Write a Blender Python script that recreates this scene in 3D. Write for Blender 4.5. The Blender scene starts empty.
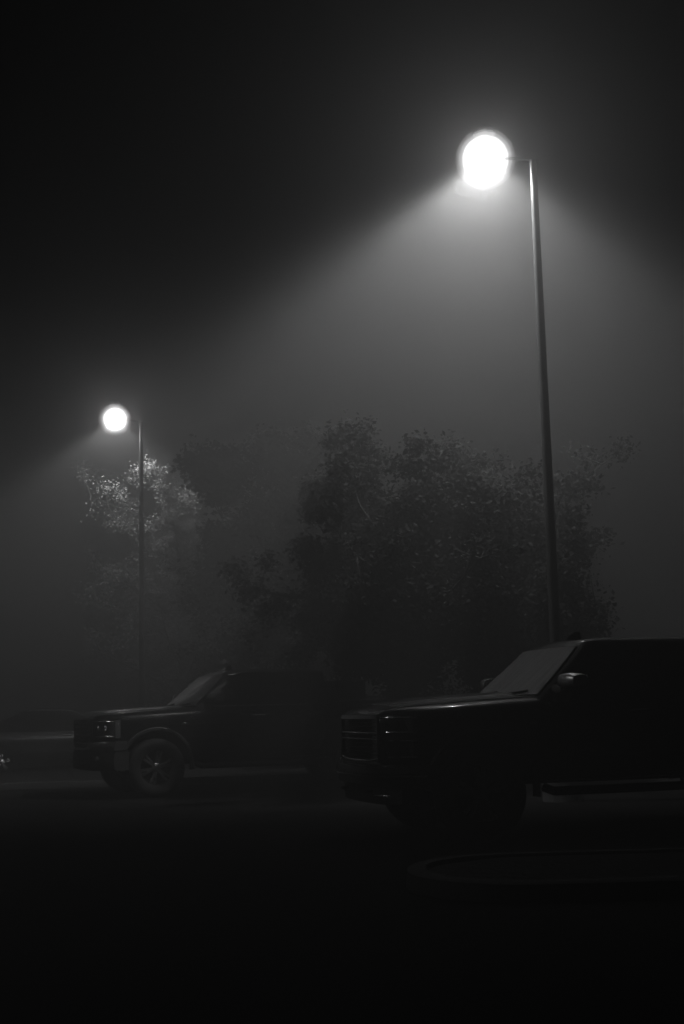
import bpy, bmesh, math, random
from mathutils import Vector, Matrix
S = bpy.context.scene
COL = S.collection
R = math.radians

# ------------------------------------------------------------------ helpers
def link(o, parent=None):
    COL.objects.link(o)
    if parent is not None:
        o.parent = parent
    return o

def make(name, verts, faces, mat, parent=None, angle=32, smooth=True):
    me = bpy.data.meshes.new(name)
    me.from_pydata([tuple(v) for v in verts], [], faces)
    bm = bmesh.new(); bm.from_mesh(me)
    bmesh.ops.recalc_face_normals(bm, faces=bm.faces)
    bm.to_mesh(me); bm.free()
    if smooth:
        for p in me.polygons: p.use_smooth = True
        me.set_sharp_from_angle(angle=R(angle))
    me.materials.append(mat)
    return link(bpy.data.objects.new(name, me), parent)

def empty(name, loc, rz=0):
    o = bpy.data.objects.new(name, None)
    o.empty_display_size = .3
    COL.objects.link(o); o.location = loc; o.rotation_euler = (0, 0, rz)
    return o

def tag(o, label, cat, group=None):
    o['label'] = label; o['category'] = cat
    if group: o['group'] = group
    return o

class MB:
    """collects shapes into one mesh"""
    def __init__(s): s.v = []; s.f = []
    def add(s, v, f):
        b = len(s.v); s.v += [tuple(p) for p in v]; s.f += [tuple(i + b for i in q) for q in f]
        return s
    def box(s, c, d, bev=0.0, M=None):
        bm = bmesh.new(); bmesh.ops.create_cube(bm, size=1)
        for v in bm.verts: v.co = Vector((v.co.x * d[0], v.co.y * d[1], v.co.z * d[2]))
        if bev: bmesh.ops.bevel(bm, geom=bm.edges[:], offset=bev, segments=2, affect='EDGES', profile=.5)
        for v in bm.verts:
            if M is not None: v.co = M @ v.co
            v.co += Vector(c)
        bm.verts.index_update()
        s.add([v.co.copy() for v in bm.verts], [[v.index for v in f.verts] for f in bm.faces]); bm.free()
        return s
    def loft(s, rings, cap=True, closed=True):
        n = len(rings[0]); v = [p for r in rings for p in r]; f = []
        for i in range(len(rings) - 1):
            for j in range(n if closed else n - 1):
                k = (j + 1) % n
                f.append((i * n + j, i * n + k, (i + 1) * n + k, (i + 1) * n + j))
        if cap:
            f.append(tuple(range(n))); f.append(tuple((len(rings) - 1) * n + j for j in range(n)))
        return s.add(v, f)
    def tube(s, pts, rad, n=10, cap=True):
        pts = [Vector(p) for p in pts]; rings = []
        for i, p in enumerate(pts):
            t = (pts[min(i + 1, len(pts) - 1)] - pts[max(i - 1, 0)]).normalized()
            a = t.cross(Vector((0, 0, 1)) if abs(t.z) < .9 else Vector((1, 0, 0))).normalized(); b = t.cross(a)
            r = rad[i] if hasattr(rad, '__len__') else rad
            rings.append([p + (a * math.cos(2 * math.pi * k / n) + b * math.sin(2 * math.pi * k / n)) * r for k in range(n)])
        return s.loft(rings, cap)
    def lathe(s, prof, c, axis='y', n=40):
        """prof: (radius, along axis); closed ring of profile"""
        rings = []
        for k in range(n):
            a = 2 * math.pi * k / n; ca, sa = math.cos(a), math.sin(a)
            if axis == 'y': rings.append([Vector(c) + Vector((r * ca, h, r * sa)) for r, h in prof])
            else: rings.append([Vector(c) + Vector((r * ca, r * sa, h)) for r, h in prof])
        rings.append(rings[0])
        m = len(prof); v = [p for r in rings[:-1] for p in r]; f = []
        for i in range(n):
            for j in range(m - 1):
                i2 = (i + 1) % n
                f.append((i * m + j, i * m + j + 1, i2 * m + j + 1, i2 * m + j))
        return s.add(v, f)
    def build(s, name, mat, parent=None, angle=32, smooth=True):
        return make(name, s.v, s.f, mat, parent, angle, smooth)

def lerp(x, tab):
    if x <= tab[0][0]: return tab[0][1]
    for (a, p), (b, q) in zip(tab, tab[1:]):
        if x <= b: return p + (q - p) * (x - a) / (b - a)
    return tab[-1][1]

def smooth_lerp(x, tab):
    """catmull-like monotone smoothing of lerp"""
    h = .06
    return (lerp(x - h, tab) + lerp(x, tab) * 2 + lerp(x + h, tab)) / 4

# ------------------------------------------------------------------ materials (the photograph is black and white: greys only)
def nt(name):
    m = bpy.data.materials.new(name); m.use_nodes = True
    t = m.node_tree; return m, t, t.nodes['Principled BSDF']

def g(v): return (v, v, v, 1)

def simple(name, col, rough, metal=0, coat=0, coat_r=.05, spec=.5):
    m, t, b = nt(name)
    b.inputs['Base Color'].default_value = g(col); b.inputs['Roughness'].default_value = rough
    b.inputs['Metallic'].default_value = metal; b.inputs['Coat Weight'].default_value = coat
    b.inputs['Coat Roughness'].default_value = coat_r; b.inputs['Specular IOR Level'].default_value = spec
    return m, t, b

def noise_bump(t, b, scale, strength, dist=.002, detail=3, inp='Normal'):
    tc = t.nodes.new('ShaderNodeTexCoord'); n = t.nodes.new('ShaderNodeTexNoise')
    n.inputs['Scale'].default_value = scale; n.inputs['Detail'].default_value = detail
    bp = t.nodes.new('ShaderNodeBump'); bp.inputs['Strength'].default_value = strength; bp.inputs['Distance'].default_value = dist
    t.links.new(tc.outputs['Object'], n.inputs['Vector']); t.links.new(n.outputs['Fac'], bp.inputs['Height'])
    t.links.new(bp.outputs['Normal'], b.inputs[inp]); return n, tc

def rough_noise(t, b, scale, lo, hi, inp='Roughness'):
    tc = t.nodes.new('ShaderNodeTexCoord'); n = t.nodes.new('ShaderNodeTexNoise'); n.inputs['Scale'].default_value = scale
    n.inputs['Detail'].default_value = 5
    mr = t.nodes.new('ShaderNodeMapRange'); mr.inputs['From Min'].default_value = .35; mr.inputs['From Max'].default_value = .65
    mr.inputs['To Min'].default_value = lo; mr.inputs['To Max'].default_value = hi
    t.links.new(tc.outputs['Object'], n.inputs['Vector']); t.links.new(n.outputs['Fac'], mr.inputs['Value'])
    t.links.new(mr.outputs[0], b.inputs[inp])

M = {}
m, t, b = simple('black_paint', .0025, .4, 0, 1, .06, .05); rough_noise(t, b, 14, .03, .09, 'Coat Roughness'); M['paint'] = m
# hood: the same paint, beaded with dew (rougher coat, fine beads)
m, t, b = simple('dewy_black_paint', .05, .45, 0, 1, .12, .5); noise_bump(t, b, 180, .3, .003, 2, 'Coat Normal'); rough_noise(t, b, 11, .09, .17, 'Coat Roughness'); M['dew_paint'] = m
m, t, b = simple('chrome', .75, .06, 1); rough_noise(t, b, 25, .10, .15); M['chrome'] = m
m, t, b = simple('satin_chrome', .5, .15, 1); rough_noise(t, b, 25, .15, .24); M['satin'] = m
M['mirror_shell'] = simple('mirror_shell', .85, .36, 1)[0]
M['alloy'] = simple('alloy_wheel', .4, .3, 1)[0]
m, t, b = simple('tyre_rubber', .006, .85, spec=.25); noise_bump(t, b, 60, .3, .004); M['rubber'] = m
M['plastic'] = simple('black_plastic', .012, .55, spec=.3)[0]
M['dark_glass'] = simple('tinted_glass', .003, .05, spec=.2)[0]
# windscreen: dark glass filmed with dew; runs of water leave clearer streaks down the slope
def dewy_glass(name, k):
    m, t, b = simple(name, .03, .6, spec=.9)
    tc = t.nodes.new('ShaderNodeTexCoord'); mp = t.nodes.new('ShaderNodeMapping'); mp.inputs['Scale'].default_value = (1.2, 16, 1.2)
    n = t.nodes.new('ShaderNodeTexNoise'); n.inputs['Scale'].default_value = 1.3; n.inputs['Detail'].default_value = 4
    t.links.new(tc.outputs['Object'], mp.inputs['Vector']); t.links.new(mp.outputs[0], n.inputs['Vector'])
    mr = t.nodes.new('ShaderNodeMapRange'); mr.inputs['From Min'].default_value = .35; mr.inputs['From Max'].default_value = .62
    mr.inputs['To Min'].default_value = .5; mr.inputs['To Max'].default_value = .64
    t.links.new(n.outputs['Fac'], mr.inputs['Value']); t.links.new(mr.outputs[0], b.inputs['Roughness'])
    mr2 = t.nodes.new('ShaderNodeMapRange'); mr2.inputs['From Min'].default_value = .35; mr2.inputs['From Max'].default_value = .62
    mr2.inputs['To Min'].default_value = .34 * k; mr2.inputs['To Max'].default_value = .6 * k
    t.links.new(n.outputs['Fac'], mr2.inputs['Value'])
    cx = t.nodes.new('ShaderNodeCombineColor')
    for i in range(3): t.links.new(mr2.outputs[0], cx.inputs[i])
    t.links.new(cx.outputs[0], b.inputs['Base Color']); return m
M['windscreen'] = dewy_glass('dewy_windscreen', 1)
M['toned_down_windscreen'] = dewy_glass('toned_down_windscreen', .22)      # darker copy, tones down the near lamp's light on the farther vehicles
M['lamp_glass'] = simple('headlamp_lens', .05, .08, 0, 1, .03)[0]
M['reflector'] = simple('headlamp_reflector', .6, .15, 1)[0]
M['steel'] = simple('painted_pole', .12, .35, .1)[0]
m, t, b = simple('lamp_housing', .08, .5, .3); M['housing'] = m
m, t, b = simple('concrete', .28, .85); noise_bump(t, b, 30, .4, .01); M['concrete'] = m
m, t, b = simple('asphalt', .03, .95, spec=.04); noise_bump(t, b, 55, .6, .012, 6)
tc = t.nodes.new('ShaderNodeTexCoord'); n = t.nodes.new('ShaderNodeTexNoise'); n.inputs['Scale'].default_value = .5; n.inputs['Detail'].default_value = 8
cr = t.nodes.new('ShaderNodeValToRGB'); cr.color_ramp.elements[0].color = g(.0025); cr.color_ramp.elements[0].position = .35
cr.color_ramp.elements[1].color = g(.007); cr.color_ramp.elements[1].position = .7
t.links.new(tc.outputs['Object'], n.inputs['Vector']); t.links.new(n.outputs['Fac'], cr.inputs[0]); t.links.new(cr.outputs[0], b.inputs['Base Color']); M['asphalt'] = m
m, t, b = simple('kerb_concrete', .022, .9, spec=.2); noise_bump(t, b, 25, .4, .01); M['kerb'] = m
m, t, b = simple('mulch', .012, .95, spec=.1); noise_bump(t, b, 18, 1, .04, 6); M['mulch'] = m
m, t, b = simple('bark', .014, .9, spec=.2); noise_bump(t, b, 12, .8, .03, 6); M['bark'] = m
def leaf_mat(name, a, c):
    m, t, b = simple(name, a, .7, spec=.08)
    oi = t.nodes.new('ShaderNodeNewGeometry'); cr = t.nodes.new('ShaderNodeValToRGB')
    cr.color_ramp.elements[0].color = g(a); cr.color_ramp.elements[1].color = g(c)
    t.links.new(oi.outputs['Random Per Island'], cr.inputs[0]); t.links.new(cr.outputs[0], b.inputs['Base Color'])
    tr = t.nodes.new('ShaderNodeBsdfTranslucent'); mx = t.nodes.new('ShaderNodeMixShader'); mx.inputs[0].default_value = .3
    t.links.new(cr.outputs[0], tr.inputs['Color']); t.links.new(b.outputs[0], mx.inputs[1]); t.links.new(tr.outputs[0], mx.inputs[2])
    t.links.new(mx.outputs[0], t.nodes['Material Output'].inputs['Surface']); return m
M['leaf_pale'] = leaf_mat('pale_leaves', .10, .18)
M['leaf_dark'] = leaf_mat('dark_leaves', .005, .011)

# ------------------------------------------------------------------ camera
CAM_H, F_PX = 1.323, 1340.9
pitch, roll = .14422, .02475
fwd = Vector((0, math.cos(pitch), math.sin(pitch))); right = Vector((1, 0, 0)); up = Vector((0, -math.sin(pitch), math.cos(pitch)))
cr_, cu_ = right * math.cos(roll) - up * math.sin(roll), right * math.sin(roll) + up * math.cos(roll)
cam = bpy.data.cameras.new('camera'); co = bpy.data.objects.new('camera', cam); COL.objects.link(co)
co.matrix_world = Matrix(((cr_.x, cu_.x, -fwd.x, 0), (cr_.y, cu_.y, -fwd.y, 0), (cr_.z, cu_.z, -fwd.z, CAM_H), (0, 0, 0, 1)))
cam.sensor_fit = 'HORIZONTAL'; cam.sensor_width = 24; cam.lens = F_PX / 684 * 24; cam.clip_end = 600; cam.clip_start = .05
S.camera = co

# ------------------------------------------------------------------ world: a night sky, all but black
w = bpy.data.worlds.new('World'); S.world = w; w.use_nodes = True
t = w.node_tree; sky = t.nodes.new('ShaderNodeTexSky'); sky.sky_type = 'NISHITA'; sky.sun_disc = False
sky.sun_elevation = R(-6); sky.sun_rotation = R(200)
bw = t.nodes.new('ShaderNodeRGBToBW'); t.links.new(sky.outputs[0], bw.inputs[0])
bg = t.nodes['Background']; bg.inputs['Strength'].default_value = .00002; t.links.new(bw.outputs[0], bg.inputs['Color'])

# ------------------------------------------------------------------ ground, island, air
def structure(o): o['kind'] = 'structure'; return o
GS = 95
vv = []; ff = []; N = 38
for j in range(N + 1):
    for i in range(N + 1): vv.append((-GS + 2 * GS * i / N, -30 + 2 * GS * j / N, 0))
for j in range(N):
    for i in range(N): a = j * (N + 1) + i; ff.append((a, a + 1, a + N + 2, a + N + 1))
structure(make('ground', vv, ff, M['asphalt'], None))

def outline_island(cx, cy, hx, hy, r, n=10):
    pts = []
    for sx, sy, a0 in ((1, 1, 0), (-1, 1, 90), (-1, -1, 180), (1, -1, 270)):
        for k in range(n + 1):
            a = R(a0 + 90 * k / n); pts.append((cx + sx * (hx - r) + r * math.cos(a), cy + sy * (hy - r) + r * math.sin(a)))
    return pts
def kerb_island(name, cx, cy, hx, hy, r, rot=0):
    c_, s_ = math.cos(rot), math.sin(rot)
    def ring(ins, z): return [Vector((cx + c_ * x - s_ * y, cy + s_ * x + c_ * y, z)) for x, y in outline_island(0, 0, hx - ins, hy - ins, r - ins)]
    mb = MB(); mb.loft([ring(0, .001), ring(.015, .12), ring(.04, .135), ring(.15, .135), ring(.16, .11), ring(.16, .004)], cap=False)
    structure(mb.build('kerb' + name, M['kerb']))
    rr = [ring(.165, .10), ring(.5, .15), ring(.8, .18)]
    m2 = MB(); m2.loft(rr, cap=False); m2.add(rr[-1], [tuple(range(len(rr[-1])))])
    structure(m2.build('planting_bed' + name, M['mulch']))
kerb_island('', 5.95, 10.25, 5.55, .95, .9, R(1.5))
# kerb and grass verge behind the parked vehicles, under the trees
mb = MB(); mb.box((0, 24.9, .065), (120, .16, .13), .02, None); 
o = structure(mb.build('verge_kerb', M['kerb'])); o.rotation_euler = (0, 0, R(8))
mb = MB(); nx, ny = 60, 14; v = []; f = []; random.seed(4)
for j in range(ny + 1):
    for i in range(nx + 1):
        v.append((-60 + 2 * i, 24.99 + j * 2.0, .09 + (random.uniform(0, .10) if j else 0)))
for j in range(ny):
    for i in range(nx): a = j * (nx + 1) + i; f.append((a, a + 1, a + nx + 2, a + nx + 1))
o = structure(mb.add(v, f).build('grass_verge', M['mulch'])); o.rotation_euler = (0, 0, R(8))

FOG_D, FOG_G = .055, .74
hm = bpy.data.materials.new('fog'); hm.use_nodes = True; t = hm.node_tree
t.nodes.remove(t.nodes['Principled BSDF']); pv = t.nodes.new('ShaderNodeVolumePrincipled')
pv.inputs['Color'].default_value = g(.97); pv.inputs['Density'].default_value = FOG_D; pv.inputs['Anisotropy'].default_value = FOG_G
t.links.new(pv.outputs[0], t.nodes['Material Output'].inputs['Volume'])
hz = MB().box((0, 65, 12), (200, 200, 26)).build('haze', hm, smooth=False); hz['kind'] = 'stuff'

# ------------------------------------------------------------------ street lamps
def lamp_curve(light, power, peak, low=.8):
    """photometric curve of a cut-off luminaire: bright up to about 58 degrees from straight down, a faint spill above"""
    light.use_nodes = True; t = light.node_tree; em = t.nodes['Emission']
    tc = t.nodes.new('ShaderNodeTexCoord'); sx = t.nodes.new('ShaderNodeSeparateXYZ')
    t.links.new(tc.outputs['Normal'], sx.inputs[0])
    ac = t.nodes.new('ShaderNodeMath'); ac.operation = 'ARCCOSINE'
    ng = t.nodes.new('ShaderNodeMath'); ng.operation = 'MULTIPLY'; ng.inputs[1].default_value = -1
    t.links.new(sx.outputs[2], ng.inputs[0]); t.links.new(ng.outputs[0], ac.inputs[0])
    dv = t.nodes.new('ShaderNodeMath'); dv.operation = 'DIVIDE'; dv.inputs[1].default_value = math.pi
    t.links.new(ac.outputs[0], dv.inputs[0])
    rp = t.nodes.new('ShaderNodeValToRGB'); e = rp.color_ramp.elements
    e[0].position = 0; e[0].color = g(low); e[1].position = 1; e[1].color = g(.0)
    for deg, val in peak:
        q = e.new(deg / 180); q.color = g(val)
    rp.color_ramp.interpolation = 'EASE'
    t.links.new(dv.outputs[0], rp.inputs[0])
    # forward throw: the luminaire sends most of its light out along the arm (-x), little back past the pole
    bk = t.nodes.new('ShaderNodeMapRange'); bk.interpolation_type = 'SMOOTHSTEP'
    bk.inputs['From Min'].default_value = -.6; bk.inputs['From Max'].default_value = .42
    bk.inputs['To Min'].default_value = 1; bk.inputs['To Max'].default_value = BACK
    t.links.new(sx.outputs[0], bk.inputs['Value'])
    ml = t.nodes.new('ShaderNodeMath'); ml.operation = 'MULTIPLY'
    t.links.new(rp.outputs[0], ml.inputs[0]); t.links.new(bk.outputs[0], ml.inputs[1]); t.links.new(ml.outputs[0], em.inputs['Strength'])
    light.energy = power

LAMP_POWER = 18500
FAR = .58
THIRD = 1500
BACK = .01
LENS_NEAR, LENS_FAR = 4.5, 8
RISE = .10
CURVE_NEAR = [(26, .5), (40, .6), (50, 1.0), (54, .92), (58, .55), (62, .24), (66, .11), (71, .05), (77, .015), (84, .002), (90, 0)]
CURVE_FAR = [(28, .4), (40, .6), (50, 1.0), (55, .85), (60, .4), (66, .12), (72, .05), (78, .02), (85, .004), (90, 0)]
CURVE_THIRD = [(50, .004), (54, .03), (57.5, .8), (60.5, 1.0), (63, .4), (66, .02), (70, .0), (90, 0)]
def see_through_glow(strength):
    # see-through glowing surface, for the lit lamp and the halo shells around it
    m = bpy.data.materials.new('see_through_glow'); m.use_nodes = True; t = m.node_tree
    t.nodes.remove(t.nodes['Principled BSDF']); en = t.nodes.new('ShaderNodeEmission'); en.inputs[0].default_value = g(1); en.inputs[1].default_value = strength
    tr = t.nodes.new('ShaderNodeBsdfTransparent'); ad = t.nodes.new('ShaderNodeAddShader')
    t.links.new(en.outputs[0], ad.inputs[0]); t.links.new(tr.outputs[0], ad.inputs[1])
    t.links.new(ad.outputs[0], t.nodes['Material Output'].inputs['Surface']); return m

def street_lamp(loc, rz, label, power, lens, curve, turn, arm=.68, top=9.02, low=.8):
    r = empty('street_lamp', loc, rz); tag(r, label, 'street lamp', 'street lamps in the car park')
    mb = MB(); mb.lathe([(0, 0), (.27, 0), (.27, .58), (.25, .61), (0, .61)], (0, 0, 0), 'z', 32); mb.build('concrete_base', M['concrete'], r)
    mb = MB(); mb.tube([(0, 0, .58), (0, 0, top * .5), (0, 0, top)], [.085, .068, .050], 20); mb.build('pole', M['steel'], r)
    mb = MB(); mb.box((0, 0, .63), (.3, .3, .04), .01); mb.build('base_plate', M['steel'], r)
    mb = MB(); mb.tube([(.0, 0, top - .03), (-.10, 0, top + .03), (-arm + .28, 0, top + RISE - .02)], .022, 12); mb.build('arm', M['plastic'], r)
    # glowing shells added to draw the lamp's halo, under a small cap
    hz_ = top + RISE; gr = .43
    mb = MB(); mb.lathe([(.0, hz_ + gr + .07), (.05, hz_ + gr + .06), (.10, hz_ + gr + .03), (.155, hz_ + gr - .03), (.16, hz_ + gr - .05), (.14, hz_ + gr - .045), (.0, hz_ + gr + .006)], (-arm, 0, 0), 'z', 32); hd = mb.build('lamp_head', M['housing'], r)
    mb = MB(); pr = [(gr * math.sin(R(a)), hz_ + gr * math.cos(R(a))) for a in range(0, 181, 12)]
    pr[0] = (0, hz_ + gr); pr[-1] = (0, hz_ - gr); mb.lathe(pr, (-arm, 0, 0), 'z', 40); mb.build('halo_shell', see_through_glow(lens * .04), hd)
    for nm, br, k in (('inner_halo_shell', .385, .08), ('inner_halo_shell', .335, .22), ('bulb', .28, 1)):       # faint nested shells that imitate the glow's soft edge, and the lit lamp inside
        mb = MB(); pr = [(br * math.sin(R(a)), hz_ + br * math.cos(R(a))) for a in range(0, 181, 12)]
        pr[0] = (0, hz_ + br); pr[-1] = (0, hz_ - br); mb.lathe(pr, (-arm, 0, 0), 'z', 40); mb.build(nm, see_through_glow(lens * k), hd)
    L = bpy.data.lights.new('lamp_light', 'POINT'); L.shadow_soft_size = .06; lamp_curve(L, power, curve, low)
    lo = bpy.data.objects.new('lamp_light', L); link(lo, r); lo.location = (-arm, 0, hz_); lo.rotation_euler = (0, 0, turn)      # the optic is turned in the lamp head
    return r
street_lamp((2.8675, 18.35, 0), R(-12), 'tall street lamp behind the nearer pickup, its glow the larger of two', LAMP_POWER, LENS_NEAR, CURVE_NEAR, R(-74), low=.5)
street_lamp((-5.337, 35.30, 0), R(0), 'distant street lamp standing in front of the pale lit tree', LAMP_POWER * FAR, LENS_FAR, CURVE_FAR, R(-76), .70, low=.3)

# a third of the same lamps stands out of the frame on the left; the glints on the vehicles' fronts come from it
street_lamp((-13.2, 12.0, 0), R(200), 'street lamp standing clear of the parked vehicles, nearest to their noses', THIRD, 3, CURVE_THIRD, 0, low=.003)

# ------------------------------------------------------------------ vehicles
def bool_cut(o, cutters):
    for c in cutters:
        md = o.modifiers.new('cut', 'BOOLEAN'); md.operation = 'DIFFERENCE'; md.object = c; md.solver = 'EXACT'
    dg = bpy.context.evaluated_depsgraph_get(); dg.update()
    me = bpy.data.meshes.new_from_object(o.evaluated_get(dg))
    o.modifiers.clear(); old = o.data; o.data = me; me.name = old.name
    me.set_sharp_from_angle(angle=R(32))
    for c in cutters: bpy.data.objects.remove(c, do_unlink=True)

def cyl_y(c, r, w, n=48):
    mb = MB(); mb.loft([[Vector((c[0] + r * math.cos(2 * math.pi * k / n), c[1] + s * w / 2, c[2] + r * math.sin(2 * math.pi * k / n))) for k in range(n)] for s in (-1, 1)])
    return mb.build('cutter', M['plastic'], smooth=False)

def wheel(root, x, y, r, rim_r, spokes, side, width=.27, mat='alloy'):
    """side -1: outer face towards -y"""
    s = side
    mb = MB()
    hub = [(0, s * .075), (.05, s * .075), (.075, s * .06), (.085, s * .02), (.085, -s * .05), (0, -s * .05)]
    mb.lathe(hub, (x, y, r), 'y', 24)
    for k in range(spokes):
        a = 2 * math.pi * k / spokes + .3
        for d in (-.11, .11):
            a0, a1 = a + d * .6, a + d * 1.35
            p0 = Vector((math.cos(a0) * .06, 0, math.sin(a0) * .06)); p1 = Vector((math.cos(a1) * (rim_r - .012), 0, math.sin(a1) * (rim_r - .012)))
            tn = (p1 - p0).normalized(); nn = Vector((-tn.z, 0, tn.x))
            rings = []
            for f_, wd, yo in ((0, .03, .062), (.5, .022, .07), (1, .028, .052)):
                p = p0.lerp(p1, f_) + Vector((x, y, r))
                rings.append([p + nn * wd + Vector((0, s * (yo - .03), 0)), p + nn * wd * .6 + Vector((0, s * yo, 0)), p - nn * wd * .6 + Vector((0, s * yo, 0)), p - nn * wd + Vector((0, s * (yo - .03), 0))])
            mb.loft(rings)
    for k in range(6):
        a = 2 * math.pi * k / 6; mb.lathe([(0, s * .088), (.011, s * .085), (.012, s * .06)], (x + .055 * math.cos(a), y, r + .055 * math.sin(a)), 'y', 8)
    wh = mb.build('wheel', M[mat], root)
    h = width / 2
    prof = [(rim_r - .02, s * .0), (rim_r - .015, s * (h - .05)), (rim_r + .006, s * (h - .035)), (rim_r + .012, s * (h - .03)), (rim_r + .012, s * (h - .045)), (rim_r - .03, s * (h - .1)), (rim_r - .05, -s * (h - .02))]
    MB().lathe(prof, (x, y, r), 'y', 48).build('rim', M[mat], wh)
    MB().lathe([(0, -s * .03), (rim_r - .03, -s * .03)], (x, y, r), 'y', 32).build('brake_disc', M['plastic'], wh)
    pr = [(rim_r - .03, -h + .03), (rim_r + .01, -h + .005), (rim_r + .07, -h - .01), (r - .05, -h), (r - .012, -h + .03), (r - .004, -h + .06), (r, -.03), (r - .012, -.02), (r - .012, .02), (r, .03), (r - .004, h - .06), (r - .012, h - .03), (r - .05, h), (rim_r + .07, h + .01), (rim_r + .01, h - .005), (rim_r - .03, h - .03)]
    MB().lathe(pr, (x, y, r), 'y', 56).build('tyre', M['rubber'], wh)
    return wh

class Car:
    """sheet-metal shapes as functions; local x runs back from the nose, the driver side is -y"""
    def __init__(c, hw, top, sill, section, zbelt, zroof, wb, wr, f0, f1, r0, r1, bow):
        c.hw, c.top, c.sill, c.section = hw, top, sill, section
        c.zb, c.zr, c.wb, c.wr, c.f0, c.f1, c.r0, c.r1, c.bow = zbelt, zroof, wb, wr, f0, f1, r0, r1, bow
    def side(c, x, fz):            # half width and height at fraction fz of the body side
        wv = lerp(fz, c.section); T = c.top(x); z0 = c.sill(x)
        return c.hw(x) * wv, z0 + fz * (T - z0)
    def side_y(c, x, z):
        T = c.top(x); z0 = c.sill(x); return c.hw(x) * lerp((z - z0) / (T - z0), c.section)
    # greenhouse
    def gw(c, v): return c.wb - (c.wb - c.wr) * (.75 * v + .25 * v * v)
    def gz(c, v): return c.zb + (c.zr - c.zb) * v
    def gf(c, v, s): return c.f0 + (c.f1 - c.f0) * (v * 1.06 - .06 * v * v) + c.bow * (1 - .35 * v) * abs(s) ** 2.2
    def gr(c, v, s): return c.r0 + (c.r1 - c.r0) * v - .05 * abs(s) ** 3
    def greenhouse(c):
        rings = []
        def ring(v, ins=0, dz=0):
            w_, z = c.gw(v) - ins, c.gz(v) + dz; pts = []
            for i in range(13): s = -1 + 2 * i / 12; pts.append(Vector((c.gf(v, s) + ins * 1.2 + .03 * (abs(s) > .99), s * (w_ - .02 * (abs(s) > .99)), z)))
            for i in range(1, 12): u = i / 12; a, d = c.gf(v, 1) + ins * 1.2, c.gr(v, 1) - ins; pts.append(Vector((a + (d - a) * (.04 + .92 * u), w_, z)))
            for i in range(13): s = 1 - 2 * i / 12; pts.append(Vector((c.gr(v, s) - ins, s * (w_ - .03 * (abs(s) > .99)), z)))
            for i in range(1, 12): u = i / 12; a, d = c.gr(v, -1) - ins, c.gf(v, -1) + ins * 1.2; pts.append(Vector((a + (d - a) * (.04 + .92 * u), -w_, z)))
            return pts
        for v in (-.14, 0, .2, .4, .6, .8, .92, 1): rings.append(ring(v))
        for ins, dz in ((.03, .022), (.08, .038), (.2, .055), (.4, .066), (.6, .07)): rings.append(ring(1, ins, dz))
        return MB().loft(rings)
    def body(c, xs, fz=(0, .08, .2, .35, .5, .62, .74, .82, .9), tops=((.93, .6), (.86, 1), (.7, 1), (.5, 1), (.25, 1), (0, 1)), crown=lambda x, k: 0):
        rings = []
        for x in xs:
            half = [(c.hw(x) * .55, c.sill(x) - .02), (c.hw(x) * .86, c.sill(x) - .015)]
            half += [c.side(x, q) for q in fz]
            T = c.top(x); z9 = half[-1][1]; y9 = half[-1][0]
            for k, e in tops: half.append((min(c.hw(x) * k, y9), z9 + (T - z9) * e + crown(x, k)))
            ring = [Vector((x, y, z)) for y, z in half] + [Vector((x, -y, z)) for y, z in reversed(half[:-1])]
            rings.append(ring)
        return MB().loft(rings)
    def side_patch(c, sgn, edge, off, nv=6, nu=10, thick=.0):
        """edge(v)->(x0,x1) for v in 0..1 with z from edge.z(v)"""
        vs = []; fs = []
        for j in range(nv + 1):
            v = j / nv; x0, x1, z = edge(v)
            for i in range(nu + 1):
                x = x0 + (x1 - x0) * i / nu; vs.append((x, sgn * (c.side_y(x, z) + off), z))
        for j in range(nv):
            for i in range(nu): a = j * (nu + 1) + i; fs.append((a, a + 1, a + nu + 2, a + nu + 1))
        return rim_patch(vs, fs, nu, nv, Vector((0, -sgn * (off + .012), 0)))
    def glass_patch(c, sgn, ex, v0, v1, off, nv=6, nu=8):
        vs = []; fs = []
        for j in range(nv + 1):
            v = v0 + (v1 - v0) * j / nv; x0, x1 = ex(v)
            for i in range(nu + 1): vs.append((x0 + (x1 - x0) * i / nu, sgn * (c.gw(v) + off), c.gz(v)))
        for j in range(nv):
            for i in range(nu): a = j * (nu + 1) + i; fs.append((a, a + 1, a + nu + 2, a + nu + 1))
        return rim_patch(vs, fs, nu, nv, Vector((0, -sgn * (off + .01), 0)))
    def screen_patch(c, fn, v0, v1, inset, off, dirx, nv=8, nu=14):
        vs = []; fs = []
        for j in range(nv + 1):
            v = v0 + (v1 - v0) * j / nv; w_ = c.gw(v) - inset
            for i in range(nu + 1):
                s = -1 + 2 * i / nu; y = s * w_; vs.append((fn(v, y / c.gw(v)) + dirx * off, y, c.gz(v) + off * .6))
        for j in range(nv):
            for i in range(nu): a = j * (nu + 1) + i; fs.append((a, a + 1, a + nu + 2, a + nu + 1))
        return rim_patch(vs, fs, nu, nv, Vector((-dirx * (off + .01), 0, -.006)))

def rim_patch(vs, fs, nu, nv, inward):
    """a sheet with turned-in edges"""
    mb = MB(); mb.add(vs, fs)
    W = nu + 1
    loop = [i for i in range(W)] + [j * W + nu for j in range(1, nv + 1)] + [nv * W + i for i in range(nu - 1, -1, -1)] + [j * W for j in range(nv - 1, 0, -1)]
    b = len(mb.v)
    for i in loop: mb.v.append(tuple(Vector(vs[i]) + inward))
    n = len(loop)
    for k in range(n): mb.f.append((loop[k], loop[(k + 1) % n], b + (k + 1) % n, b + k))
    return mb

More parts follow.
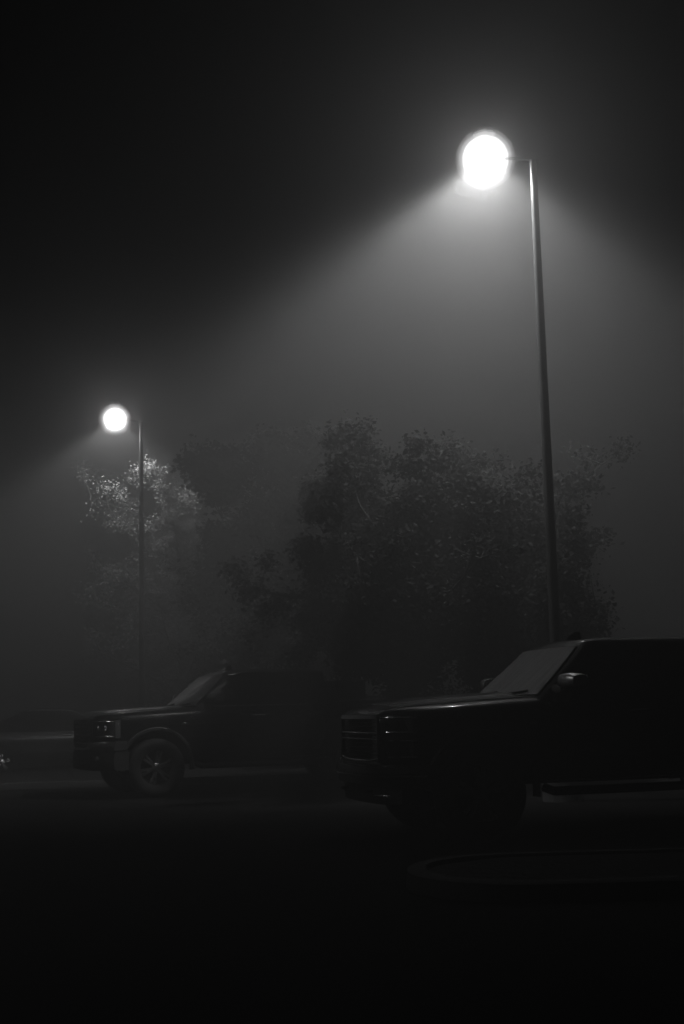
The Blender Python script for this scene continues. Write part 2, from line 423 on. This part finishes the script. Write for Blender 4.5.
def pickup(loc, rz, label, style, cab_dz=0):
    r = empty('pickup_truck', loc, rz); tag(r, label, 'pickup truck', 'pickups parked under the lamps')
    hwt = [(.04, .66), (.1, .79), (.18, .87), (.3, .925), (.45, .96), (.8, .99), (1.3, 1.0), (5.0, 1.0), (5.6, .99), (5.85, .975)]
    topt = [(.04, 1.235), (.1, 1.272), (.2, 1.29), (.4, 1.306), (.9, 1.335), (1.5, 1.362), (1.62, 1.37), (1.75, 1.37), (4.0, 1.37), (4.02, 1.40), (4.06, 1.49), (5.7, 1.50), (5.85, 1.49)]
    sec = [(0, .93), (.1, .975), (.25, .995), (.45, 1.0), (.6, .995), (.68, 1.0), (.75, .99), (.86, .98), (.95, .955), (1, .94)]
    c = Car(lambda x: smooth_lerp(x, hwt), lambda x: lerp(x, topt), lambda x: lerp(x, [(0, .62), (.5, .56), (5.85, .58)]), sec,
            1.37, 1.915, .935, .745, 1.50, 2.14, 4.02, 3.93, .13)
    xs = [.04, .07, .1, .14, .18, .24, .3, .38, .46, .6, .75, .9, 1.05, 1.2, 1.35, 1.5, 1.62, 1.75, 2, 2.3, 2.6, 2.9, 3.2, 3.5, 3.8, 4.0, 4.02, 4.06, 4.2, 4.5, 4.9, 5.3, 5.6, 5.75, 5.82, 5.85]
    def crown(x, k):
        if x > 1.63: return 0
        u = max(0, 1 - k / .9); e = .05 * math.sin(min(1, u) * math.pi / 2)
        if style == 'c': e += .018 * max(0, 1 - abs(k - .5) / .12) * min(1, x / .3)
        else: e += .02 * (1 if k < .55 else 0) * min(1, max(0, x - .1) / .5)
        return e * min(1, x / .25) * (1 if x < 1.5 else max(0, (1.63 - x) / .13))
    tops = ((.955, .25), (.935, .48), (.905, .70), (.87, .88), (.83, .97), (.79, 1), (.68, 1), (.56, 1), (.5, 1), (.44, 1), (.3, 1), (.15, 1), (0, 1))
    bd = c.body(xs, tops=tops, crown=crown).build('body', M['paint'], r, 28)
    WX = (.98, 4.62); WZ = .457
    cut = []
    for x in WX:
        for s in (-1, 1): cut.append(cyl_y((x, s * .9, WZ + .03), .545, .62))
    cut.append(MB().box((4.93, 0, 1.25), (1.58, 1.56, .8)).build('cutter', M['plastic'], smooth=False))
    for q in cut: q.parent = r
    bool_cut(bd, cut)
    # bonnet skin: a separate dewy panel lying 4 mm over the wings
    vs = []; fs = []; nx_, ny_ = 22, 24
    for i in range(nx_ + 1):
        x = .17 + (1.55 - .17) * i / nx_
        for j in range(ny_ + 1):
            k = -.79 + 1.58 * j / ny_; ak = abs(k); T = c.top(x)
            x2 = x + .10 * ak ** 2 * (1 - i / nx_)
            z = c.top(x2) + crown(x2, ak) + .006  - (.012 if i == 0 else 0)
            vs.append((x2, k * c.hw(x2), z))
    for i in range(nx_):
        for j in range(ny_): a = i * (ny_ + 1) + j; fs.append((a, a + 1, a + ny_ + 2, a + ny_ + 1))
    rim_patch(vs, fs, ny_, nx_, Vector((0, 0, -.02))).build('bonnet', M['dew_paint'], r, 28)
    cab = c.greenhouse().build('cab', M['paint'], r, 30)
    c.screen_patch(c.gf, .05, .93, .085, .005, -1).build('windscreen', M['windscreen'] if style == 'stacked' else M['toned_down_windscreen'], r, 60)
    wp = MB()
    for y0, y1 in ((.62, -.02), (-.05, -.68)):
        a, d = .035, .05
        wp.tube([(c.gf(.03, y0 / .93) - .02, y0, c.gz(.03) + .01), (c.gf(.09, y1 / .93) - .02, y1, c.gz(.09) + .018)], .012, 6)
    wp.build('wiper', M['plastic'], r)
    c.screen_patch(c.gr, .15, .88, .16, .005, 1).build('rear_window', M['dark_glass'], r, 60)
    for s in (-1, 1):
        for nm, ex, dx0, dx1 in (('front', lambda v: (max(1.86, c.gf(v, 1) + .12), 2.82), 1.74, 2.86), ('rear', lambda v: (2.93, 3.76 - .10 * v * v), 2.875, 3.83)):
            zz = lambda v: .66 + v * (1.345 - .66)
            dr = c.side_patch(s, lambda v, a=dx0, d=dx1: (a, d, .655 + v * .675), .006, 8, 12).build('door', M['paint'], r)
            c.glass_patch(s, ex, .07, .86, .005).build('window', M['dark_glass'], dr, 60)
            hx = dx1 - .19; hy = s * (c.side_y(hx, 1.215) + .03)
            hb = MB(); hb.tube([(hx - .11, hy - s * .035, 1.215), (hx - .085, hy, 1.218), (hx + .085, hy, 1.222), (hx + .11, hy - s * .035, 1.22)], .016, 10)
            hb.build('handle', M['chrome'] if style == 'c' else M['satin'], dr)
        if style == 'c':   # bright strip under the side glass
            v_ = []; 
            rings = []
            for i in range(13):
                x = 1.9 + (3.85 - 1.9) * i / 12; y = s * (c.gw(0) + .012)
                rings.append([Vector((x, y - s * .012, 1.373)), Vector((x, y, 1.377)), Vector((x, y, 1.393)), Vector((x, y - s * .012, 1.398))])
            MB().loft(rings).build('belt_trim', M['chrome'], r)
        # mirror: arm, shell, glass
        mx, my = 1.93, s * 1.10
        ms = MB(); rings = []
        for i in range(6):
            u = i / 5; yy = my - s * .12 + s * .24 * u; k = (1, 1.08, 1.1, 1.08, 1.0, .75)[i]
            zc = 1.525; dz = .068 * k if style != 'c' else .08 * k; dx = .10 * k
            rings.append([Vector((mx + dx * math.copysign(abs(math.cos(a)) ** .6, math.cos(a)) - .03 * (1 - u), yy, zc + dz * math.copysign(abs(math.sin(a)) ** .7, math.sin(a)))) for a in [2 * math.pi * q / 16 for q in range(16)]])
        ms.loft(rings); mo = ms.build('mirror', M['mirror_shell'] if style != 'c' else M['satin'], r, 40)
        MB().tube([(mx + .06, s * .92, 1.44), (mx + .03, s * .96, 1.47), (mx + .02, s * 1.0, 1.49)], .03, 10).build('mirror_arm', M['plastic'], mo)
        MB().box((mx + .105, my, 1.525), (.012, .18, .11), .004).build('mirror_glass', M['dark_glass'], mo)
        # wheel-arch lips
        for x in WX:
            rings = []
            for i in range(25):
                a = R(-8 + 196 * i / 24); px, pz = x + .55 * math.cos(a), WZ + .03 + .55 * math.sin(a)
                y = s * min(c.side_y(px, max(.6, min(pz, 1.0))) , 1.0)
                ux, uz = math.cos(a), math.sin(a)
                rings.append([Vector((px - ux * .004, y - s * .06, pz - uz * .004)), Vector((px - ux * .004, y + s * .016, pz - uz * .004)), Vector((px + ux * .03, y + s * .018, pz + uz * .03)), Vector((px + ux * .055, y - s * .01, pz + uz * .055))])
            MB().loft(rings).build('arch_lip', M['paint'] if style != 'c' else M['plastic'], r)
        # running board
        rb = MB(); rb.tube([(1.62, s * .93, .5), (1.7, s * 1.0, .46), (3.85, s * 1.0, .46), (3.95, s * .93, .5)], .045, 10); rb.build('running_board', M['plastic'], r)
        # tail lamp
        MB().box((5.78, s * .90, 1.22), (.18, .17, .46), .02).build('tail_lamp', M['lamp_glass'], r)
    # ---------------- nose
    def F(y): a = abs(y); return .0 + .035 * (a / .6) ** 2 if a < .6 else .035 + .115 * (a - .6) / .35 * .3 + .235 * ((a - .6) / .35) ** 2
    def bar(y0, y1, z0, z1, pr=.02, dp=.05, n=18, dzf=None, flat=0):
        """bright bar following the nose; rounded section"""
        rings = []
        for i in range(n + 1):
            y = y0 + (y1 - y0) * i / n; dz = dzf(y) if dzf else 0; x = F(y)
            za, zb_ = z0 + dz, z1 + dz; zm, h = (za + zb_) / 2, (zb_ - za) / 2
            if flat:      # a flat face leaning back by `flat`
                rings.append([Vector((x + dp, y, za)), Vector((x - pr * .5, y, za)), Vector((x - pr, y, za + .2 * h)), Vector((x - pr + flat * .8 * h, y, zm)), Vector((x - pr + flat * 1.6 * h, y, zb_ - .2 * h)), Vector((x - pr * .4, y, zb_)), Vector((x + dp, y, zb_))]); continue
            rings.append([Vector((x + dp, y, za))] + [Vector((x - pr * math.cos(a), y, zm + h * math.sin(a))) for a in [R(-90 + 180 * q / 8) for q in range(9)]] + [Vector((x + dp, y, zb_))])
        return MB().loft(rings)
    def panel(y0, y1, z0, z1, back, n=14):
        rings = [[Vector((F(y) + back, y, z0)), Vector((F(y) + back, y, z1)), Vector((F(y) + back + .08, y, z1)), Vector((F(y) + back + .08, y, z0))] for y in [y0 + (y1 - y0) * i / n for i in range(n + 1)]]
        return MB().loft(rings)
    if style == 'stacked':
        gr_ = panel(-.63, .63, .79, 1.24, .03).build('grille', M['plastic'], r)
        mesh_ = MB()
        for i in range(31): y = -.6 + 1.2 * i / 30; mesh_.box((F(y) + .03, y, 1.0), (.02, .006, .38))
        for i in range(9): z = .84 + .04 * i; mesh_.add(bar(-.62, .62, z - .003, z + .003, .0, .02).v, bar(-.62, .62, z - .003, z + .003, .0, .02).f)
        mesh_.build('mesh', M['plastic'], gr_)
        for z0, z1, pr in ((1.192, 1.24, .035), (1.048, 1.072, .024), (.992, 1.012, .024)):
            bar(-.66, .66, z0, z1, pr, .06, flat=.13 if z1 > 1.2 else 0).build('bar', M['chrome'], gr_)
        bar(-.66, .66, .775, .80, .02, .06, 24, lambda y: .035 * (abs(y) / .66) ** 4).build('bar', M['satin'], gr_)
        for s in (-1, 1):
            up_ = MB(); up_.box((F(.63) + .0, s * .648, 1.0), (.05, .03, .44), .008); up_.build('grille_side', M['satin'], gr_)
            # two headlamps, one over the other
            for z0, z1 in ((1.065, 1.205), (.83, .985)):
                hl = panel(s * .675, s * .93, z0, z1, .02).build('headlamp', M['lamp_glass'], r)
                for q in range(2):
                    rf = MB(); y = s * (.735 + .105 * q); rf.lathe([(.0, 0), (.03, .004), (.045, .02), (.05, .03)], (0, 0, 0), 'z', 18)
                    rf.v = [(F(y) + .012 - vz, y + vx, (z0 + z1) / 2 + vy) for vx, vy, vz in rf.v]
                    rf.build('reflector', M['reflector'], hl)
                lip = MB()
                for za in (z0, z1): q = bar(s * .67, s * .935, za - .008, za + .008, .008, .05, 8); lip.add(q.v, q.f)
                lip.build('bezel', M['chrome'], hl)
        bp = MB(); rings = []
        for i in range(31):
            y = -.985 + 1.97 * i / 30; x = F(y) - .06; e = 1 - .25 * max(0, (abs(y) - .75) / .235)
            rings.append([Vector((x + .22, y, .755)), Vector((x + .02, y, .755)), Vector((x - .02, y, .735)), Vector((x - .035, y, .68)), Vector((x - .03, y, .655)), Vector((x - .012, y, .645)), Vector((x - .005, y, .56 * e + .58 * (1 - e))), Vector((x + .05, y, .53)), Vector((x + .22, y, .53))])
        bpo = bp.loft(rings).build('front_bumper', M['paint'], r, 40)
        bar(-.80, .80, .642, .656, .108, .02, 26).build('bumper_trim', M['satin'], bpo)
        for s in (-1, 1): bar(s * .84, s * .99, .640, .660, .108, .04, 8).build('bumper_trim', M['chrome'], bpo)
        va = MB(); q = bar(-.86, .86, .38, .53, .0, .2, 20); va.add(q.v, q.f); va.build('lower_valance', M['plastic'], r)
        for s in (-1, 1):
            fl = MB(); q = bar(s * .5, s * .76, .455, .475, .03, .02, 8); fl.add(q.v, q.f); fl.build('lower_trim', M['chrome'], r)
            hk = MB(); hk.tube([(F(.4) + .05, s * .40, .50), (F(.4) - .06, s * .40, .49), (F(.4) - .06, s * .46, .49), (F(.4) + .05, s * .46, .50)], .014, 8); hk.build('tow_hook', M['plastic'], r)
    else:
        gr_ = panel(-.60, .60, .85, 1.24, .035).build('grille', M['plastic'], r)
        bar(-.60, .60, 1.215, 1.262, .03, .06, flat=.13).build('grille_top', M['satin'], gr_)
        for k in range(5):
            z = .905 + .062 * k; bar(-.56, .56, z - .013, z + .013, .012, .05).build('slat', M['plastic'], gr_)
        bar(-.60, .60, .845, .868, .018, .06).build('grille_base', M['satin'], gr_)
        for s in (-1, 1):
            up_ = MB(); up_.box((F(.6) + .01, s * .585, 1.04), (.05, .035, .40), .01); up_.build('grille_side', M['plastic'], gr_)
            hl = panel(s * .64, s * .955, .93, 1.205, .015).build('headlamp', M['lamp_glass'], r)
            lg = MB()
            for q in (bar(s * .645, s * .95, .945, .972, .012, .03, 8), bar(s * .645, s * .95, 1.178, 1.195, .008, .03, 8), bar(s * .645, s * .675, .955, 1.19, .012, .03, 3)): lg.add(q.v, q.f)
            lg.build('light_strip', M['reflector'], hl)
            for q in range(2):
                rf = MB(); y = s * (.755 + .10 * q); rf.lathe([(.0, .02), (.03, .014), (.042, 0), (.048, .02), (.05, .03)], (0, 0, 0), 'z', 20)
                rf.v = [(F(y) + .018 - vz, y + vx, 1.085 + vy) for vx, vy, vz in rf.v]
                rf.build('reflector', M['reflector'], hl)
        bp = MB(); rings = []
        for i in range(33):
            y = -.985 + 1.97 * i / 32; x = F(y) - .05; u = min(1, max(0, (abs(y) - .52) / .12)); zt = .80 + .085 * u; zb_ = .74 + .005 * u
            rings.append([Vector((x + .2, y, zt)), Vector((x + .02, y, zt)), Vector((x - .012, y, zt - .012)), Vector((x - .03, y, zt - .05)), Vector((x - .03, y, zb_ + .02)), Vector((x - .01, y, zb_)), Vector((x + .2, y, zb_))])
        bpo = bp.loft(rings).build('front_bumper', M['chrome'], r, 40)
        va = MB(); q = bar(-.97, .97, .44, .738, .03, .2, 24); va.add(q.v, q.f); vo = va.build('lower_valance', M['plastic'], r)
        for s in (-1, 1):
            fg = MB(); k = len(fg.v); fg.lathe([(0, .02), (.04, .015), (.05, 0), (.052, -.02)], (0, 0, 0), 'z', 18)
            for i in range(len(fg.v)): vx, vy, vz = fg.v[i]; fg.v[i] = (F(.78) - .04 - vz, s * .78 + vx, .62 + vy)
            fg.build('fog_lamp', M['lamp_glass'], vo)
            hk = MB(); hk.tube([(.05, s * .36, .56), (-.07, s * .36, .55), (-.07, s * .42, .55), (.05, s * .42, .56)], .014, 8); hk.build('tow_hook', M['satin'], r)
        MB().box((F(0) - .035, 0, .60), (.01, .31, .16), .003).build('number_plate', M['plastic'], vo)
        # chest across the bed, behind the cab
        tb = MB(); tb.box((4.33, 0, 1.56), (.52, 1.84, .34), .02); to = tb.build('toolbox', M['plastic'], r)
        MB().box((4.33, 0, 1.742), (.54, 1.88, .03), .01).build('lid', M['satin'], to)
    for x in WX:
        for s in (-1, 1): wheel(r, x, s * .855, WZ, .295, 6 if style == 'c' else 5, s)
    # tail
    MB().box((5.855, 0, 1.16), (.02, 1.5, .6), .006).build('tailgate', M['paint'], r)
    MB().box((5.93, 0, .68), (.16, 1.85, .17), .04).build('rear_bumper', M['chrome'], r)
    # floor pan and axles keep daylight out from underneath
    MB().box((2.9, 0, .56), (5.2, 1.15, .1), .02).build('chassis', M['plastic'], r)
    MB().box((.98, 0, .457), (.1, 1.6, .1), .02).build('axle', M['plastic'], r); MB().box((4.62, 0, .457), (.12, 1.6, .12), .02).build('axle', M['plastic'], r)
    # aerial fin and roof marker on the cab
    fn = MB(); rings = []
    for u, h_ in ((0, .01), (.25, .05), (.6, .085), (1, .09), (1.12, .02)):
        x = 2.36 + .16 * u; wd = .03 * (1 - .3 * u); z = 1.972
        rings.append([Vector((x, -wd, z)), Vector((x + .01, -wd * .3, z + h_)), Vector((x + .01, wd * .3, z + h_)), Vector((x, wd, z))])
    fn.loft(rings).build('aerial_fin', M['paint'], r)
    # fender badge
    MB().box((1.50 if style != 'c' else 1.42, -1.006, 1.12), (.09, .012, .03), .004).build('badge', M['chrome'], r)
    return r

pickup((.0915, 13.83, 0), R(15.74), 'large dark pickup with stacked headlamps and barred chrome grille', 'stacked')
pickup((-4.246, 21.61, 0), R(23.64), 'dark pickup further back with bright bumper ends and a chest in its bed', 'c')

def sedan(loc, rz, label):
    r = empty('saloon_car', loc, rz); tag(r, label, 'car')
    hwt = [(.0, .55), (.08, .68), (.2, .78), (.45, .86), (.9, .89), (1.5, .9), (3.8, .9), (4.4, .85), (4.6, .76), (4.7, .62)]
    topt = [(0, .62), (.1, .70), (.3, .76), (.8, .86), (1.35, .95), (1.5, .97), (3.7, 1.0), (4.0, 1.03), (4.5, 1.01), (4.65, .95), (4.7, .85)]
    sec = [(0, .92), (.12, .97), (.35, 1.0), (.6, .99), (.7, 1.0), (.85, .97), (.95, .93), (1, .9)]
    c = Car(lambda x: smooth_lerp(x, hwt), lambda x: lerp(x, topt), lambda x: lerp(x, [(0, .28), (.4, .22), (4.2, .24), (4.7, .36)]), sec,
            .98, 1.37, .80, .56, 1.22, 2.05, 4.15, 3.3, .12)
    xs = [0, .04, .1, .2, .3, .45, .65, .85, 1.05, 1.25, 1.4, 1.55, 1.8, 2.1, 2.4, 2.7, 3.0, 3.3, 3.6, 3.85, 4.05, 4.25, 4.4, 4.55, 4.65, 4.7]
    bd = c.body(xs, crown=lambda x, k: .05 * max(0, 1 - k) * (1 if x < 1.4 else .3)).build('body', M['paint'], r, 28)
    cut = [cyl_y((x, s * .8, .34), .40, .5) for x in (.92, 3.68) for s in (-1, 1)]
    for q in cut: q.parent = r
    bool_cut(bd, cut)
    c.greenhouse().build('cab', M['paint'], r, 30)
    c.screen_patch(c.gf, .06, .93, .08, .005, -1).build('windscreen', M['toned_down_windscreen'], r, 60)
    c.screen_patch(c.gr, .08, .92, .08, .005, 1).build('rear_window', M['dark_glass'], r, 60)
    for s in (-1, 1):
        for a, d, ex in ((1.45, 2.5, lambda v: (c.gf(v, 1) + .12, 2.48)), (2.51, 3.45, lambda v: (2.58, min(3.5, c.gr(v, 1) - .16)))):
            dr = c.side_patch(s, lambda v, a=a, d=d: (a, d, .34 + v * .58), .005, 8, 10).build('door', M['paint'], r)
            c.glass_patch(s, ex, .08, .88, .005).build('window', M['dark_glass'], dr, 60)
            hx = d - .17; hy = s * (c.side_y(hx, .87) + .022)
            MB().tube([(hx - .1, hy - s * .025, .87), (hx - .08, hy, .872), (hx + .08, hy, .876), (hx + .1, hy - s * .025, .875)], .013, 8).build('handle', M['chrome'], dr)
        hl = MB(); hl.box((.26, s * .70, .66), (.3, .26, .11), .03); hl.build('headlamp', M['lamp_glass'], r)
        MB().box((4.55, s * .66, .82), (.2, .34, .13), .03).build('tail_lamp', M['lamp_glass'], r)
        mo = MB().box((1.6, s * .98, 1.04), (.12, .18, .12), .035).build('mirror', M['paint'], r)
        MB().tube([(1.6, s * .82, .99), (1.6, s * .92, 1.02)], .025, 8).build('mirror_arm', M['plastic'], mo)
        for x in (.92, 3.68): wheel(r, x, s * .77, .33, .215, 5, s, .21)
    MB().box((-.01, 0, .40), (.1, 1.0, .14), .03).build('grille', M['plastic'], r)
    MB().box((2.3, 0, .24), (4.0, 1.0, .08), .02).build('chassis', M['plastic'], r)
    return r
# nose to the right, behind the farther pickup: passenger side towards the camera
sedan((-4.12, 30.7, 0), R(180 + 20), 'low dark saloon car half hidden behind the farther pickup')

# ------------------------------------------------------------------ trees
def tree(name, loc, h, crown_r, seed, label, leafm, n_leaf, leaf, crown_base=.22, shape=1.0, droop=0.0, gap=.0, limbs=()):
    rnd = random.Random(seed)
    r = empty(name, loc); tag(r, label, 'tree', 'trees behind the car park')
    tr = MB(); tips = []
    pts = [Vector((0, 0, 0))]; rad = [.024 * h]
    for i in range(1, 9):
        pts.append(Vector((pts[-1].x + rnd.uniform(-.1, .1), pts[-1].y + rnd.uniform(-.1, .1), h * .92 * i / 8))); rad.append(.024 * h * (1 - i / 8) ** .8 + .012)
    tr.tube(pts, rad, 9)
    def at(u): k = u * 8; i = min(7, int(k)); return pts[i].lerp(pts[i + 1], k - i)
    nb = 30
    for b_ in range(nb):
        u = crown_base + (1 - crown_base) * (b_ + rnd.random()) / nb * .98
        prof = math.sin(min(1, (u - crown_base) / (1 - crown_base) * 1.35 + .25) * math.pi * .72) ** shape
        L = crown_r * max(.12, prof) * rnd.uniform(.6, 1.12); a = b_ * 2.4 + rnd.uniform(-.4, .4)
        d = Vector((math.cos(a), math.sin(a), rnd.uniform(.1, .75) - droop)).normalized()
        p0 = at(u); br = [p0]; q = p0.copy(); dd = d.copy()
        for k in range(5):
            dd = (dd + Vector((rnd.uniform(-.22, .22), rnd.uniform(-.22, .22), rnd.uniform(-.12, .16)))).normalized(); q = q + dd * L / 5; br.append(q.copy())
        tr.tube(br, [.03 * (1 - k / 6) * (1.5 - u) + .006 for k in range(6)], 6)
        for k in range(1, 6):
            for sb in range(3):
                e = Vector((rnd.gauss(0, 1), rnd.gauss(0, 1), rnd.gauss(.15, .8))).normalized(); l2 = L * rnd.uniform(.14, .38)
                p1 = br[k] + e * l2 * .5 + Vector((0, 0, rnd.uniform(-.05, .05))); p2 = br[k] + e * l2 + Vector((0, 0, -droop * .3))
                tr.tube([br[k], p1, p2], [.011, .008, .004], 4)
                if rnd.random() > gap: tips.append((p1, p2, l2))
    for z0, tip, cr2, nt_ in limbs:       # a long limb ending in a dense spray
        tip = Vector(tip); p0 = at(z0 / (h * .92)); md = p0.lerp(tip, .55) + Vector((0, 0, .12))
        tr.tube([p0, md, tip], [.05, .03, .012], 6)
        for k in range(nt_):
            e = Vector((rnd.gauss(0, 1), rnd.gauss(0, 1), rnd.gauss(0, 1))).normalized() * cr2 * rnd.random() ** .45
            e.x *= 1.25; p1 = tip.lerp(md, rnd.random() * .5) + e * .5; p2 = tip.lerp(md, rnd.random() * .35) + e
            tr.tube([tip.lerp(md, rnd.random() * .4), p1, p2], [.01, .007, .004], 4); tips.append((p1, p2, .4))
    tr.build('trunk', M['bark'], r)
    v = []; f = []
    per = max(1, n_leaf // len(tips))
    for p1, p2, l2 in tips:
        dens = rnd.choice((.35, .8, 1.2, 1.6))
        for _ in range(int(per * dens)):
            p = p1.lerp(p2, rnd.random() ** .7 * 1.15) + Vector((rnd.gauss(0, .11), rnd.gauss(0, .11), rnd.gauss(0, .09)))
            a = Vector((rnd.gauss(0, 1), rnd.gauss(0, 1), rnd.gauss(-.2, .6))).normalized(); n_ = a.cross(Vector((rnd.gauss(0, 1), rnd.gauss(0, 1), rnd.gauss(0, 1)))).normalized()
            s = leaf * rnd.uniform(.6, 1.3); b0 = len(v)
            v += [p, p + a * s * .5 + n_ * s * .27, p + a * s, p + a * s * .5 - n_ * s * .27]; f.append((b0, b0 + 1, b0 + 2, b0 + 3))
    make('crown', v, f, leafm, r, smooth=False)
    return r
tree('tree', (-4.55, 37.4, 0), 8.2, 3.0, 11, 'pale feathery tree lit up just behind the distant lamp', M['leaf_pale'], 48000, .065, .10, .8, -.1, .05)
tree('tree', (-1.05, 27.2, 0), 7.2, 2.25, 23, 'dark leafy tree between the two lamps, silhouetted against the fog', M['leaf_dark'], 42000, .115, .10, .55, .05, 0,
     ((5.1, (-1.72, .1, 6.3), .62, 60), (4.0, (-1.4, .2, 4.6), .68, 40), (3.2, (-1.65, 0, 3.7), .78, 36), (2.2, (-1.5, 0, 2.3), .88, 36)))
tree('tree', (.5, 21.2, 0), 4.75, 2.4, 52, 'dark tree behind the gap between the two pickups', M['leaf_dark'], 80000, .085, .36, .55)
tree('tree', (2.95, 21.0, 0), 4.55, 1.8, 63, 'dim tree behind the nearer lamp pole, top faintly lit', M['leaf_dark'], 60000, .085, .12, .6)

# ------------------------------------------------------------------ render settings
S.render.engine = 'CYCLES'
S.view_settings.view_transform = 'Standard'; S.view_settings.look = 'None'; S.view_settings.exposure = 0; S.view_settings.gamma = 1
S.view_settings.use_curve_mapping = False
cy = S.cycles
cy.volume_bounces = 0; cy.max_bounces = 8; cy.diffuse_bounces = 2; cy.glossy_bounces = 3; cy.transmission_bounces = 2
cy.sample_clamp_indirect = 3; cy.caustics_reflective = False; cy.caustics_refractive = False
cy.use_denoising = True; cy.denoiser = 'OPENIMAGEDENOISE'; cy.use_adaptive_sampling = False
